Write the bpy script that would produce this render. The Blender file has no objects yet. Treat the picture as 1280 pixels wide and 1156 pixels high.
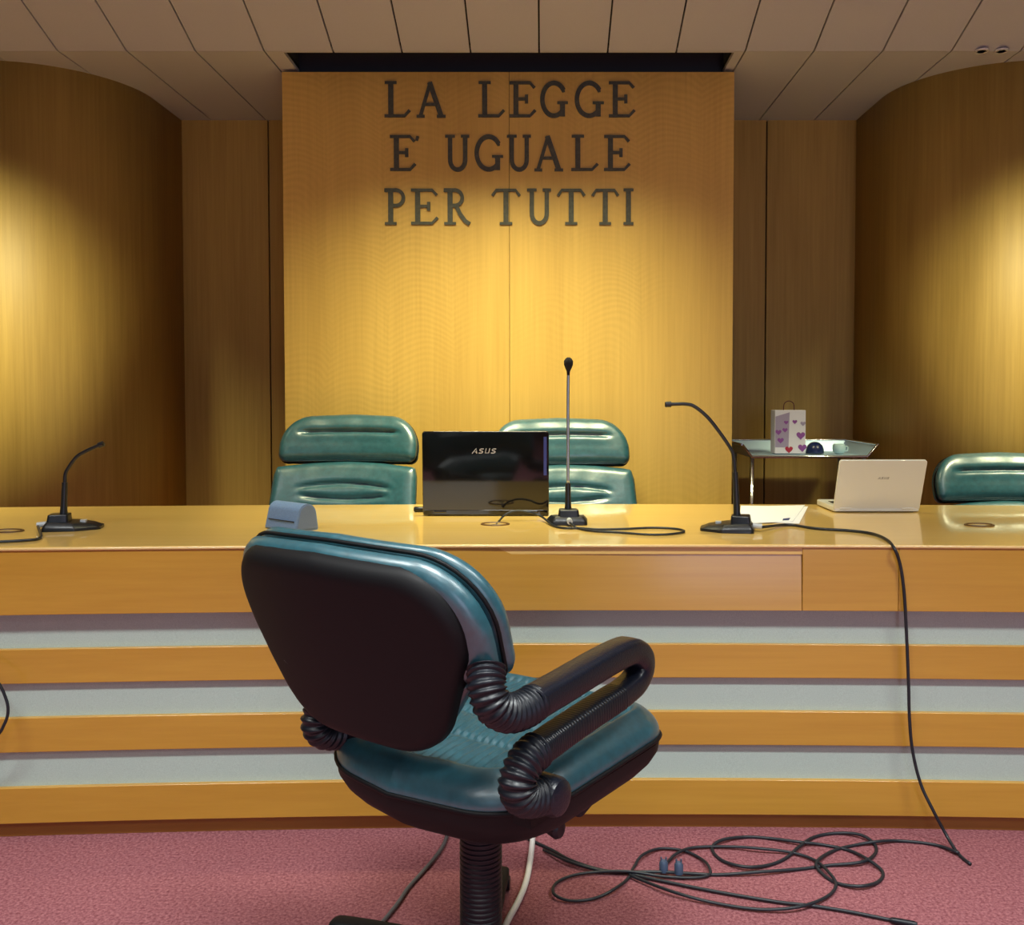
import bpy, math, random
import numpy as np
from mathutils import Vector
random.seed(4)
PI = math.pi
C = bpy.context.scene.collection
R = math.radians

# ------------------------------------------------------------------ camera frame
CAMZ, F, PX, PY, PITCH = 1.19, 1150.0, 680.0, 529.0, R(1.9)
def ray(px, py):
    u = (px-PX)/F; v = -(py-PY)/F
    return Vector((u, math.cos(PITCH)+v*math.sin(PITCH), -math.sin(PITCH)+v*math.cos(PITCH)))
def P(px, py, Y):
    d = ray(px, py); d = d*(Y/d.y); return Vector((d.x, d.y, d.z+CAMZ))
def PZ(px, py, z):
    d = ray(px, py); d = d*((z-CAMZ)/d.z); return Vector((d.x, d.y, d.z+CAMZ))

# ------------------------------------------------------------------ helpers
def mesh(name, verts, faces, mat, parent=None, smooth=False, mats=None, loc=None, sharp=None):
    me = bpy.data.meshes.new(name)
    me.from_pydata([tuple(v) for v in verts], [], [tuple(f) for f in faces])
    me.validate(); me.update()
    o = bpy.data.objects.new(name, me); C.objects.link(o)
    for m in (mat if isinstance(mat, (list, tuple)) else [mat]): me.materials.append(m)
    if mats is not None:
        for p, i in zip(me.polygons, mats): p.material_index = i
    if smooth: me.shade_smooth()
    if sharp: me.set_sharp_from_angle(angle=R(sharp))
    if parent is not None: o.parent = parent
    if loc is not None: o.location = loc
    return o
def fixnormals(o):
    import bmesh
    bm = bmesh.new(); bm.from_mesh(o.data); bmesh.ops.recalc_face_normals(bm, faces=bm.faces); bm.to_mesh(o.data); bm.free(); return o
def bevel(o, w, seg=3, ang=40):
    m = o.modifiers.new('bevel', 'BEVEL'); m.width = w; m.segments = seg; m.limit_method = 'ANGLE'; m.angle_limit = R(ang)
    o.data.shade_smooth(); o.data.set_sharp_from_angle(angle=R(60)); 
    return o
class MB:
    def __init__(s): s.v = []; s.f = []; s.m = []
    def add(s, v, f, mi=0):
        n = len(s.v); s.v += [tuple(x) for x in v]; s.f += [tuple(n+i for i in q) for q in f]; s.m += [mi]*len(f); return s
    def box(s, x0, x1, y0, y1, z0, z1, mi=0):
        v = [(x0,y0,z0),(x1,y0,z0),(x1,y1,z0),(x0,y1,z0),(x0,y0,z1),(x1,y0,z1),(x1,y1,z1),(x0,y1,z1)]
        return s.add(v, [(0,3,2,1),(4,5,6,7),(0,1,5,4),(1,2,6,5),(2,3,7,6),(3,0,4,7)], mi)
    def prism(s, poly, h0, h1, fn=lambda x,y,h:(x,y,h), mi=0):
        n = len(poly)
        v = [fn(x,y,h0) for x,y in poly]+[fn(x,y,h1) for x,y in poly]
        f = [tuple(range(n-1,-1,-1)), tuple(range(n,2*n))]+[(i,(i+1)%n,n+(i+1)%n,n+i) for i in range(n)]
        return s.add(v, f, mi)
    def tube(s, pts, rad, n=10, sec=None, caps=True, mi=0, up=None):
        v, f = sweep(pts, rad, n, sec, caps, up); return s.add(v, f, mi)
    def lathe(s, prof, n=24, c=(0,0,0), mi=0):
        v = []; f = []
        for r, z in prof:
            for k in range(n):
                a = 2*PI*k/n; v.append((c[0]+r*math.cos(a), c[1]+r*math.sin(a), c[2]+z))
        for i in range(len(prof)-1):
            for k in range(n):
                k2 = (k+1)%n; f.append((i*n+k, i*n+k2, (i+1)*n+k2, (i+1)*n+k))
        f.append(tuple(range(n-1,-1,-1))); f.append(tuple((len(prof)-1)*n+k for k in range(n)))
        return s.add(v, f, mi)
    def build(s, name, mat, parent=None, smooth=False, loc=None, sharp=None):
        o = mesh(name, s.v, s.f, mat, parent, smooth, s.m, loc); fixnormals(o)
        if sharp: o.data.set_sharp_from_angle(angle=R(sharp))
        return o
def sweep(pts, rad, n=10, sec=None, caps=True, up=None):
    pts = [Vector(p) for p in pts]; N = len(pts); v = []; f = []
    tans = []
    for i in range(N):
        t = pts[min(i+1,N-1)]-pts[max(i-1,0)]; tans.append(t.normalized() if t.length > 1e-9 else Vector((0,0,1)))
    u = Vector(up) if up else (Vector((0,0,1)) if abs(tans[0].z) < .9 else Vector((1,0,0)))
    u = (u-tans[0]*u.dot(tans[0])).normalized()
    for i in range(N):
        t = tans[i]
        if up: u = Vector(up)
        u = u-t*u.dot(t); u = u.normalized() if u.length > 1e-6 else Vector((1,0,0)); w = t.cross(u)
        r = rad(i/(N-1)) if callable(rad) else rad
        for k in range(n):
            a = 2*PI*k/n
            if sec: cu, cw = sec(a, i/(N-1))
            else: cu, cw = math.cos(a), math.sin(a)
            v.append(pts[i]+u*(cu*r)+w*(cw*r))
    for i in range(N-1):
        for k in range(n):
            k2 = (k+1)%n; f.append((i*n+k, i*n+k2, (i+1)*n+k2, (i+1)*n+k))
    if caps: f += [tuple(range(n-1,-1,-1)), tuple((N-1)*n+k for k in range(n))]
    return v, f
def smooth_path(pts, per=8):
    pts = [Vector(p) for p in pts]; out = []
    q = [pts[0]*2-pts[1]]+pts+[pts[-1]*2-pts[-2]]
    for i in range(1, len(q)-2):
        p0,p1,p2,p3 = q[i-1],q[i],q[i+1],q[i+2]
        for k in range(per):
            t = k/per
            out.append(.5*((2*p1)+(p2-p0)*t+(2*p0-5*p1+4*p2-p3)*t*t+(3*p1-p0-3*p2+p3)*t**3))
    out.append(pts[-1]); return out
def rounded(corners, seg=8):
    """corners: (x, y, radius) in order; a closed outline with round corners"""
    out = []; n = len(corners)
    for i in range(n):
        p = Vector(corners[i][:2]); r = corners[i][2]
        a = (Vector(corners[i-1][:2])-p); b = (Vector(corners[(i+1)%n][:2])-p)
        if r <= 0: out.append(tuple(p)); continue
        a.normalize(); b.normalize(); half = a.angle(b)/2
        d = r/math.tan(half); s = p+a*d; e = p+b*d
        c = p+(a+b).normalized()*(r/math.sin(half))
        a0 = math.atan2(s.y-c.y, s.x-c.x); a1 = math.atan2(e.y-c.y, e.x-c.x)
        da = (a1-a0+PI) % (2*PI)-PI
        for k in range(seg+1):
            t = a0+da*k/seg; out.append((c.x+r*math.cos(t), c.y+r*math.sin(t)))
    return out
def pad(outline, nu, nv, T, Rr, warp, face=None, front=True, back_T=None):
    """closed cushion: outline (u, v) closed; half thickness T with rim radius Rr; warp (u, v, d) -> xyz"""
    o = np.array(outline); vmin, vmax = o[:,1].min(), o[:,1].max()
    t = np.linspace(0, PI, nv); vs = (vmin+vmax)/2-(vmax-vmin)/2*np.cos(t)
    vs[0] += 1e-5; vs[-1] -= 1e-5
    A = o; B = np.roll(o, -1, 0); Rws = []
    for v in vs:
        xs = []
        for (x0,y0),(x1,y1) in zip(A, B):
            if (y0-v)*(y1-v) <= 0 and abs(y1-y0) > 1e-12: xs.append(x0+(x1-x0)*(v-y0)/(y1-y0))
        Rws.append((min(xs), max(xs)))
    tt = np.linspace(0, PI, nu); sp = (1-np.cos(tt))/2; sp = .35*sp+.65*np.linspace(0,1,nu)
    U = np.array([a+(b-a)*sp for a, b in Rws]); V = np.repeat(vs[:,None], nu, 1)
    Pt = np.stack([U, V], -1).reshape(-1,1,2); AB = (B-A)[None]; AP = Pt-A[None]
    h = np.clip((AP*AB).sum(-1)/np.maximum((AB**2).sum(-1), 1e-12), 0, 1)
    dist = np.sqrt(((AP-h[...,None]*AB)**2).sum(-1)).min(1).reshape(nv, nu)
    q = np.clip(dist/Rr, 0, 1); prof = np.sqrt(np.maximum(1-(1-q)**2, 0)); prof[0] = prof[-1] = 0; prof[:,0] = 0; prof[:,-1] = 0
    verts = []; faces = []
    bT = T if back_T is None else back_T
    for sgn, TT in ((1, T), (-1, bT)):
        for i in range(nv):
            for j in range(nu):
                d = TT*prof[i,j]
                if sgn > 0 and face: d += face(U[i,j], V[i,j], dist[i,j])*min(1, dist[i,j]/(Rr*.6))
                verts.append(warp(U[i,j], V[i,j], sgn*d))
    n = nu*nv
    def idx(s, i, j):
        return i*nu+j if (s == 0 or i in (0, nv-1) or j in (0, nu-1)) else n+i*nu+j
    for i in range(nv-1):
        for j in range(nu-1):
            faces.append((idx(0,i,j), idx(0,i,j+1), idx(0,i+1,j+1), idx(0,i+1,j)))
            faces.append((idx(1,i,j), idx(1,i+1,j), idx(1,i+1,j+1), idx(1,i,j+1)))
    used = sorted({k for q in faces for k in q}); mp = {k: i for i, k in enumerate(used)}
    return [verts[k] for k in used], [tuple(mp[k] for k in q) for q in faces]
def tag(o, label, cat, group=None, kind=None):
    o['label'] = label; o['category'] = cat
    if group: o['group'] = group
    if kind: o['kind'] = kind
    return o
def empty(name, loc, rz=0):
    o = bpy.data.objects.new(name, None); C.objects.link(o); o.location = loc; o.rotation_euler = (0,0,rz)
    o.empty_display_size = .05; return o
def struct(o): o['kind'] = 'structure'; return o
def copy_tree(o, parent=None):
    c = o.copy(); C.objects.link(c)
    if parent is not None: c.parent = parent
    for ch in list(o.children): copy_tree(ch, c)
    return c

# ------------------------------------------------------------------ materials
def newmat(name):
    m = bpy.data.materials.new(name); m.use_nodes = True
    nt = m.node_tree; b = nt.nodes['Principled BSDF']; return m, nt, b
def simple(name, col, rough=.5, metal=0, spec=.5, coat=0, noise=0, nscale=200, bump=0):
    m, nt, b = newmat(name)
    b.inputs['Base Color'].default_value = (*col, 1); b.inputs['Roughness'].default_value = rough
    b.inputs['Metallic'].default_value = metal; b.inputs['Specular IOR Level'].default_value = spec
    b.inputs['Coat Weight'].default_value = coat; b.inputs['Coat Roughness'].default_value = .08
    tc = nt.nodes.new('ShaderNodeTexCoord')
    n = nt.nodes.new('ShaderNodeTexNoise'); n.inputs['Scale'].default_value = nscale; n.inputs['Detail'].default_value = 3
    nt.links.new(tc.outputs['Object'], n.inputs['Vector'])
    if noise:
        mx = nt.nodes.new('ShaderNodeMix'); mx.data_type = 'RGBA'
        mx.inputs[6].default_value = (*[c*(1-noise) for c in col], 1); mx.inputs[7].default_value = (*[min(1, c*(1+noise)) for c in col], 1)
        rp = nt.nodes.new('ShaderNodeMapRange'); rp.inputs[1].default_value = .3; rp.inputs[2].default_value = .7
        nt.links.new(n.outputs['Fac'], rp.inputs[0]); nt.links.new(rp.outputs[0], mx.inputs[0]); nt.links.new(mx.outputs[2], b.inputs['Base Color'])
    if bump:
        bp = nt.nodes.new('ShaderNodeBump'); bp.inputs['Strength'].default_value = bump; bp.inputs['Distance'].default_value = .002
        nt.links.new(n.outputs['Fac'], bp.inputs['Height']); nt.links.new(bp.outputs[0], b.inputs['Normal'])
    return m
def wood(name, dark, light, grain='X', rough=.35, coat=.0, coat_r=.1, figure=0, sc=1.0):
    """veneer with long grain along the given axis; figure = rippled chevron figure like quilted ash"""
    m, nt, b = newmat(name); L = nt.links.new
    tc = nt.nodes.new('ShaderNodeTexCoord')
    mp = nt.nodes.new('ShaderNodeMapping')
    s = {'X': (.6, 22, 22), 'Z': (22, 22, .6)}[grain]; mp.inputs['Scale'].default_value = tuple(x*sc for x in s)
    L(tc.outputs['Object'], mp.inputs['Vector'])
    n1 = nt.nodes.new('ShaderNodeTexNoise'); n1.inputs['Scale'].default_value = 3; n1.inputs['Detail'].default_value = 6; n1.inputs['Roughness'].default_value = .65
    L(mp.outputs[0], n1.inputs['Vector'])
    mp2 = nt.nodes.new('ShaderNodeMapping'); s2 = {'X': (.35, 2.5, 2.5), 'Z': (3.2, 3.2, .35)}[grain]; mp2.inputs['Scale'].default_value = s2
    L(tc.outputs['Object'], mp2.inputs['Vector'])
    n2 = nt.nodes.new('ShaderNodeTexNoise'); n2.inputs['Scale'].default_value = 1.6; n2.inputs['Detail'].default_value = 2
    L(mp2.outputs[0], n2.inputs['Vector'])
    add = nt.nodes.new('ShaderNodeMath'); add.operation = 'ADD'; L(n1.outputs['Fac'], add.inputs[0]); L(n2.outputs['Fac'], add.inputs[1])
    val = add.outputs[0]
    if figure:
        sep = nt.nodes.new('ShaderNodeSeparateXYZ'); L(tc.outputs['Object'], sep.inputs[0])
        def mth(op, a, bb=None):
            q = nt.nodes.new('ShaderNodeMath'); q.operation = op
            for i, x in enumerate((a, bb)):
                if x is None: continue
                if isinstance(x, (int, float)): q.inputs[i].default_value = x
                else: L(x, q.inputs[i])
            return q.outputs[0]
        wn = nt.nodes.new('ShaderNodeTexNoise'); wn.inputs['Scale'].default_value = 2.2; L(tc.outputs['Object'], wn.inputs['Vector'])
        arch = mth('MULTIPLY', mth('ABSOLUTE', mth('SINE', mth('ADD', mth('MULTIPLY', sep.outputs[0], 11.5), mth('MULTIPLY', wn.outputs['Fac'], 3.0)))), .055)
        ph = mth('MULTIPLY', mth('SUBTRACT', mth('ADD', sep.outputs[2], mth('MULTIPLY', wn.outputs['Fac'], .12)), arch), 2*PI/.026)
        rip = mth('MULTIPLY', mth('SINE', ph), figure)
        mk = nt.nodes.new('ShaderNodeTexNoise'); mk.inputs['Scale'].default_value = 1.3; L(tc.outputs['Object'], mk.inputs['Vector'])
        mr = nt.nodes.new('ShaderNodeMapRange'); mr.inputs[1].default_value = .42; mr.inputs[2].default_value = .62; L(mk.outputs['Fac'], mr.inputs[0])
        val = mth('ADD', val, mth('MULTIPLY', rip, mr.outputs[0]))
    r = nt.nodes.new('ShaderNodeMapRange'); r.inputs[1].default_value = .65; r.inputs[2].default_value = 1.35; L(val, r.inputs[0])
    mx = nt.nodes.new('ShaderNodeMix'); mx.data_type = 'RGBA'; mx.inputs[6].default_value = (*dark,1); mx.inputs[7].default_value = (*light,1)
    L(r.outputs[0], mx.inputs[0]); L(mx.outputs[2], b.inputs['Base Color'])
    b.inputs['Roughness'].default_value = rough; b.inputs['Coat Weight'].default_value = coat; b.inputs['Coat Roughness'].default_value = coat_r
    return m
M = {}
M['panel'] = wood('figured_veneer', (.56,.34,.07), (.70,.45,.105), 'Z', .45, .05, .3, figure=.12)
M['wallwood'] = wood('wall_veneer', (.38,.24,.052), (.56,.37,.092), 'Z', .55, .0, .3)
M['benchwood'] = wood('bench_veneer', (.50,.25,.028), (.60,.325,.042), 'X', .34, .42, .14); M['benchwood'].node_tree.nodes['Principled BSDF'].inputs['Coat IOR'].default_value = 1.7
M['topwood'] = wood('worktop_veneer', (.74,.47,.12), (.86,.57,.17), 'X', .3, .8, .05)
M['edgewood'] = wood('edge_wood', (.70,.45,.16), (.8,.55,.22), 'X', .3, .5, .1)
M['plinth'] = wood('plinth_veneer', (.30,.12,.02), (.38,.16,.03), 'X', .4, .1, .2)
M['greyband'] = simple('pale_grey_laminate', (.45,.56,.50), .6, noise=.10, nscale=420)
M['ceil'] = simple('ceiling_panel', (.50,.50,.53), .8, noise=.05, nscale=500, bump=.1)
M['dark'] = simple('dark_void', (.012,.012,.013), .8)
M['slot'] = simple('slot_lining', (.035,.042,.048), .7)
M['leather'] = simple('teal_leather', (.018,.090,.116), .36, spec=1.0, coat=.5, noise=.18, nscale=60, bump=.25)
M['leather'].node_tree.nodes['Principled BSDF'].inputs['Coat Roughness'].default_value = .28
M['shell'] = simple('black_shell_plastic', (.005,.005,.006), .55, spec=.22, noise=.1, nscale=300)
M['rubber'] = simple('black_rubber', (.006,.008,.013), .38, spec=.4)
M['armpad'] = simple('black_armrest_skin', (.007,.009,.016), .3, spec=.4, noise=.25, nscale=250, bump=.3)
M['chrome'] = simple('chrome', (.75,.76,.78), .15, metal=1)
M['tray'] = simple('tray_metal', (.50,.68,.85), .35, metal=.25)
M['micblack'] = simple('microphone_black', (.009,.011,.014), .35, spec=.6)
M['micstem'] = simple('microphone_stem', (.5,.55,.6), .3, metal=.8)
M['foam'] = simple('black_foam', (.012,.011,.013), .95, bump=.8, nscale=900)
M['cable'] = simple('cable_rubber', (.012,.016,.022), .45)
M['greycable'] = simple('grey_cable', (.09,.09,.10), .45)
M['white'] = simple('white_plastic', (.78,.78,.76), .4)
M['paper'] = simple('paper', (.85,.86,.88), .8)
M['ink'] = simple('printed_ink', (.03,.05,.15), .7)
M['lapblack'] = simple('glossy_black_lid', (.006,.006,.007), .06, spec=.6, coat=.5)
M['lapwhite'] = simple('pearl_white_lid', (.74,.74,.68), .35, coat=.3)
M['lapsilver'] = simple('silver_logo', (.6,.6,.6), .4)
M['logogrey'] = simple('grey_logo', (.12,.12,.12), .4)
M['keys'] = simple('dark_keys', (.02,.02,.02), .5)
M['screen'] = simple('dark_screen', (.01,.01,.012), .1)
M['bluestrip'] = simple('blue_reflection_paint', (.05,.07,.30), .3)  # bluish reflection along the black laptop's lid edge, painted as a colour strip
M['case'] = simple('blue_grey_case', (.16,.25,.42), .38, noise=.12, nscale=300)
M['caseend'] = simple('blue_grey_case_end', (.14,.20,.32), .5)
M['plugblue'] = simple('plug_blue_grey', (.06,.09,.15), .4)
M['sidewall'] = simple('dark_side_panelling', (.10,.07,.05), .7)
M['brass'] = simple('brown_grommet', (.12,.06,.02), .4)
M['letter'] = simple('dark_bronze', (.075,.075,.055), .5, metal=.2, noise=.25, nscale=90)
M['bagwhite'] = simple('gift_bag_white', (.72,.68,.78), .6)
M['purple'] = simple('purple_print', (.25,.07,.32), .6); M['red'] = simple('red_print', (.40,.02,.05), .5); M['greyviolet'] = simple('grey_violet_print', (.36,.29,.44), .6)
M['navy'] = simple('navy_glaze', (.012,.022,.09), .25); M['paleblue'] = simple('pale_blue_glaze', (.45,.62,.66), .35)
M['button'] = simple('pale_button', (.5,.52,.52), .3)
# carpet
m, nt, b = newmat('carpet'); M['carpet'] = m; L = nt.links.new
tc = nt.nodes.new('ShaderNodeTexCoord'); n1 = nt.nodes.new('ShaderNodeTexNoise'); n1.inputs['Scale'].default_value = 130; n1.inputs['Detail'].default_value = 4; n1.inputs['Roughness'].default_value = .8
n2 = nt.nodes.new('ShaderNodeTexNoise'); n2.inputs['Scale'].default_value = 2.5
L(tc.outputs['Object'], n1.inputs['Vector']); L(tc.outputs['Object'], n2.inputs['Vector'])
mr = nt.nodes.new('ShaderNodeMapRange'); mr.inputs[1].default_value = .36; mr.inputs[2].default_value = .64; L(n1.outputs['Fac'], mr.inputs[0])
mx = nt.nodes.new('ShaderNodeMix'); mx.data_type = 'RGBA'; mx.inputs[6].default_value = (.17,.045,.057,1); mx.inputs[7].default_value = (.42,.17,.185,1); L(mr.outputs[0], mx.inputs[0])
L(mx.outputs[2], b.inputs['Base Color']); b.inputs['Roughness'].default_value = .95; b.inputs['Specular IOR Level'].default_value = .1
bp = nt.nodes.new('ShaderNodeBump'); bp.inputs['Strength'].default_value = .6; bp.inputs['Distance'].default_value = .004; L(n1.outputs['Fac'], bp.inputs['Height']); L(bp.outputs[0], b.inputs['Normal'])
# pleated leather for the seat centre: fine gathers running front to back
m = M['leather'].copy(); m.name = 'gathered_teal_leather'; M['pleat'] = m; nt = m.node_tree; L = nt.links.new; b = nt.nodes['Principled BSDF']
tc = nt.nodes.new('ShaderNodeTexCoord'); wv = nt.nodes.new('ShaderNodeTexWave'); wv.bands_direction = 'X'; wv.inputs['Scale'].default_value = 20; wv.inputs['Distortion'].default_value = 2.2; wv.inputs['Detail'].default_value = 2; wv.inputs['Detail Scale'].default_value = .25
mpp = nt.nodes.new('ShaderNodeMapping'); mpp.inputs['Scale'].default_value = (1, .5, .3); L(tc.outputs['Object'], mpp.inputs['Vector']); L(mpp.outputs[0], wv.inputs['Vector'])
bp = nt.nodes.new('ShaderNodeBump'); bp.inputs['Strength'].default_value = .5; bp.inputs['Distance'].default_value = .006; L(wv.outputs['Fac'], bp.inputs['Height']); L(bp.outputs[0], b.inputs['Normal'])

# ------------------------------------------------------------------ the room
CEIL = 2.576
ZS = .37
fl = mesh('floor', [(-3.6,-3.6,0),(3.6,-3.6,0),(3.6,4.9,0),(-3.6,4.9,0)], [(0,1,2,3)], M['carpet']); struct(fl)
# ceiling: long panels with open joints, the front run sloping up towards the public side
BRK = 3.78; WBK = 4.73
SX0, SX1, SY0 = -1.062, .775, 3.80
PYF_ = 3.98; cb = MB(); g = .0035; xk = -1.136-.279*9
def slopez(y): return CEIL+ZS*(BRK-y)
YT = 2.84
while xk < 3.5:
    a, b_ = xk+g, xk+.279-g
    def quadstrip(x0, x1):
        v = [(x0,BRK,CEIL),(x1,BRK,CEIL),(x1,YT,slopez(YT)),(x0,YT,slopez(YT))]; v += [(x,y,z+.015) for x,y,z in v]
        cb.add(v, [(0,1,2,3),(7,6,5,4),(0,4,5,1),(1,5,6,2),(2,6,7,3),(3,7,4,0)])
    quadstrip(a, b_)
    if b_ <= SX0 or a >= SX1: cb.box(a, b_, BRK+.002, WBK+.06, CEIL, CEIL+.015)
    else:
        if a < SX0: cb.box(a, SX0, BRK+.002, WBK+.06, CEIL, CEIL+.015)
        if b_ > SX1: cb.box(SX1, b_, BRK+.002, WBK+.06, CEIL, CEIL+.015)
        if SY0 > BRK+.004: cb.box(max(a, SX0), min(b_, SX1), BRK+.002, SY0, CEIL, CEIL+.015)
    cb.box(a, b_, -3.6, YT, slopez(YT), slopez(YT)+.015)
    xk += .279
# dark backing above the joints and the dark slot in front of the panel
cb.box(-3.6, SX0, BRK, WBK+.06, CEIL+.016, CEIL+.03, 1); cb.box(SX1, 3.6, BRK, WBK+.06, CEIL+.016, CEIL+.03, 1); cb.box(SX0, SX1, BRK-.02, SY0, CEIL+.016, CEIL+.03, 1)
v = [(-3.6,BRK,CEIL+.016),(3.6,BRK,CEIL+.016),(3.6,YT,slopez(YT)+.016),(-3.6,YT,slopez(YT)+.016)]
cb.add(v+[(x,y,z+.01) for x,y,z in v], [(0,1,2,3),(7,6,5,4),(0,4,5,1),(1,5,6,2),(2,6,7,3),(3,7,4,0)], 1)
cb.box(-3.6, 3.6, -3.6, YT, slopez(YT)+.016, slopez(YT)+.03, 1)
cb.box(SX0-.01, SX1+.01, SY0-.012, SY0-.002, CEIL+.015, CEIL+.16, 2); cb.box(SX0-.01, SX1+.01, SY0, WBK, CEIL+.15, CEIL+.16, 2); cb.box(SX0-.01, SX1+.01, PYF_+.06, PYF_+.07, CEIL-.01, CEIL+.16, 2)
cb.box(SX0-.012, SX0-.002, SY0, 4.1, CEIL+.015, CEIL+.16, 2); cb.box(SX1+.002, SX1+.012, SY0, 4.1, CEIL+.015, CEIL+.16, 2)
struct(cb.build('ceiling', [M['ceil'], M['dark'], M['slot']]))
# back wall with open vertical joints
wb = MB(); js = [-3.5, -1.404, -.15, 1.135, 3.5]
for x0, x1 in zip(js, js[1:]): wb.box(x0+.004, x1-.004, WBK, WBK+.02, 0, CEIL)
wb.box(-3.5, 3.5, WBK+.025, WBK+.06, 0, CEIL+.2, 1)
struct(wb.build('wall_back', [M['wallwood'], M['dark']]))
# the projecting centre panel, in two leaves
PYF = 3.98; pxl, pxr = P(354.5, 300, PYF).x, P(916.5, 300, PYF).x; pxm = P(637, 400, PYF).x
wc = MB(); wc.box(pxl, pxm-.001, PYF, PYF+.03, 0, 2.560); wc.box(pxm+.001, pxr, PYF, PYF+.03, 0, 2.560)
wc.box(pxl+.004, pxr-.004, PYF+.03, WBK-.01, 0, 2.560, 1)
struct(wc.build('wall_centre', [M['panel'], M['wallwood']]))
def curved_wall(name, s, xs, xc, r=.5, yc=4.385):
    prof = [(s*3.5, -3.6), (s*3.5, yc-r), (xc, yc-r)]
    for k in range(1, 25):
        a = PI/2*k/24; prof.append((xc-s*r*math.sin(a), yc-r*math.cos(a)))
    prof.append((xc-s*r, WBK))
    v = []; f = []
    for x, y in prof: v += [(x,y,0),(x,y,CEIL+.33)]
    # keep the wall below the low ceiling where it stands under it
    v = [(x,y,(CEIL if y > 3.75 else z) if z > 0 else 0) for x,y,z in v]
    n = len(prof)
    for i in range(n-1): f.append((2*i,2*i+2,2*i+3,2*i+1))
    o = mesh(name, v, f, [M['wallwood'], M['sidewall']], smooth=True, mats=[1]+[0]*(n-2)); o.data.set_sharp_from_angle(angle=R(30))
    # solid thickness behind the visible face
    so = o.modifiers.new('solid', 'SOLIDIFY'); so.thickness = .03; so.offset = 1 if s > 0 else -1
    return struct(o)
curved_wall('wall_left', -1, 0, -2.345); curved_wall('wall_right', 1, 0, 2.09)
struct(MB().box(-3.6, 3.6, -3.65, -3.6, 0, 2.92).build('wall_rear', M['sidewall']))

# ------------------------------------------------------------------ letters of the inscription
def arc(cx, cy, rx, ry, a0, a1, n=14):
    return [(cx+rx*math.cos(R(a0+(a1-a0)*k/n)), cy+ry*math.sin(R(a0+(a1-a0)*k/n))) for k in range(n+1)]
ST, TH = .14, .08
def foot(x, y, w=.16): return ([(x-w, y), (x+w, y)], .075)
G = {
 'L': (.72, [([(.19,0),(.19,1)], ST), foot(.19,.965), ([(.02,.042),(.56,.042),(.70,.20)], TH)]),
 'E': (.72, [([(.19,0),(.19,1)], ST), ([(.02,.958),(.56,.958),(.68,.82)], TH), ([(.02,.042),(.56,.042),(.70,.20)], TH), ([(.2,.51),(.46,.51)], TH), ([(.47,.39),(.47,.63)], .09)]),
 'U': (.76, [([(.18,.97),(.18,.35)]+arc(.395,.31,.215,.27,180,360)[1:-1]+[(.61,.35),(.61,.97)], .12), foot(.18,.965,.14), foot(.61,.965,.12)]),
 'G': (.76, [(arc(.39,.5,.325,.455,35,318,26), .125), ([(.63,.03),(.63,.40)], .14), ([(.48,.405),(.78,.405)], .07), ([(.62,.86),(.66,.70)], .08)]),
 'A': (.80, [([(.38,.97),(.10,.03)], .095), ([(.36,.97),(.68,.03)], ST), ([(.2,.36),(.56,.36)], .08), foot(.11,.03,.11), foot(.68,.03,.12)]),
 'P': (.62, [([(.19,0),(.19,1)], .14), foot(.19,.035), ([(.02,.958),(.30,.958)]+arc(.33,.745,.21,.215,90,-90)+[(.2,.53)], .10)]),
 'R': (.74, [([(.19,0),(.19,1)], ST), foot(.19,.035), ([(.02,.958),(.30,.958)]+arc(.32,.745,.20,.215,90,-90)+[(.2,.53)], .10), ([(.36,.52),(.46,.30),(.60,.10),(.72,.02)], .115)]),
 'T': (.76, [([(.38,0),(.38,.97)], ST), foot(.38,.035), ([(.03,.80),(.13,.955),(.63,.955),(.73,.80)], TH)]),
 'I': (.30, [([(.15,0),(.15,1)], ST), foot(.15,.035,.145), foot(.15,.965,.145)]),
 'S': (.70, [([(.66,.9),(.25,.9),(.1,.78),(.12,.6),(.3,.52),(.5,.48),(.62,.36),(.6,.2),(.45,.1),(.02,.1)], .15)]),
}
def stroke_mesh(mb, pts, w, sx, sz, depth, slant=0, back=0.0):
    """one pen stroke as a solid ribbon in the XZ plane, facing -Y"""
    L_, R_ = [], []
    n = len(pts)
    for i, (x, z) in enumerate(pts):
        a = pts[max(i-1,0)]; c = pts[min(i+1,n-1)]; dx, dz = (c[0]-a[0])*sx, (c[1]-a[1])*sz
        l = math.hypot(dx, dz) or 1; nx, nz = -dz/l, dx/l; h = w*sz/2
        X = x*sx+slant*z*sz
        L_.append((X+nx*h, z*sz+nz*h)); R_.append((X-nx*h, z*sz-nz*h))
    for i in range(n-1):
        q = [L_[i], L_[i+1], R_[i+1], R_[i]]
        mb.prism(q, -back, -depth, lambda x, z, h: (x, h, z))
def letter(ch, x0, x1, y0, y1, label):
    a = P(x0, y1, PYF); b2 = P(x1, y0, PYF); w, strokes = G[ch]
    sx = (b2.x-a.x)/w; sz = b2.z-a.z; mb = MB()
    for k, (pts, wd) in enumerate(strokes): stroke_mesh(mb, pts, wd, sx, sz, .006+.0003*k)
    o = mb.build('wall_letter', M['letter'], loc=(a.x, PYF, a.z))
    return tag(o, label, 'letter', 'metal letters of the inscription')
w_ = 'dark metal letter %s of the wall inscription, %s'
for ch, x0, x1, s in (('L',480,513,'the initial of the word LA'),('A',521,557,'second letter of LA'),('L',597,631,'the initial of LEGGE'),('E',636,670,'second letter of LEGGE'),
        ('G',675,709,'the first G of LEGGE'),('G',718,754,'the second G of LEGGE'),('E',760,794,'the last letter of LEGGE')): letter(ch, x0, x1, 102, 147, w_%(ch, s))
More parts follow.
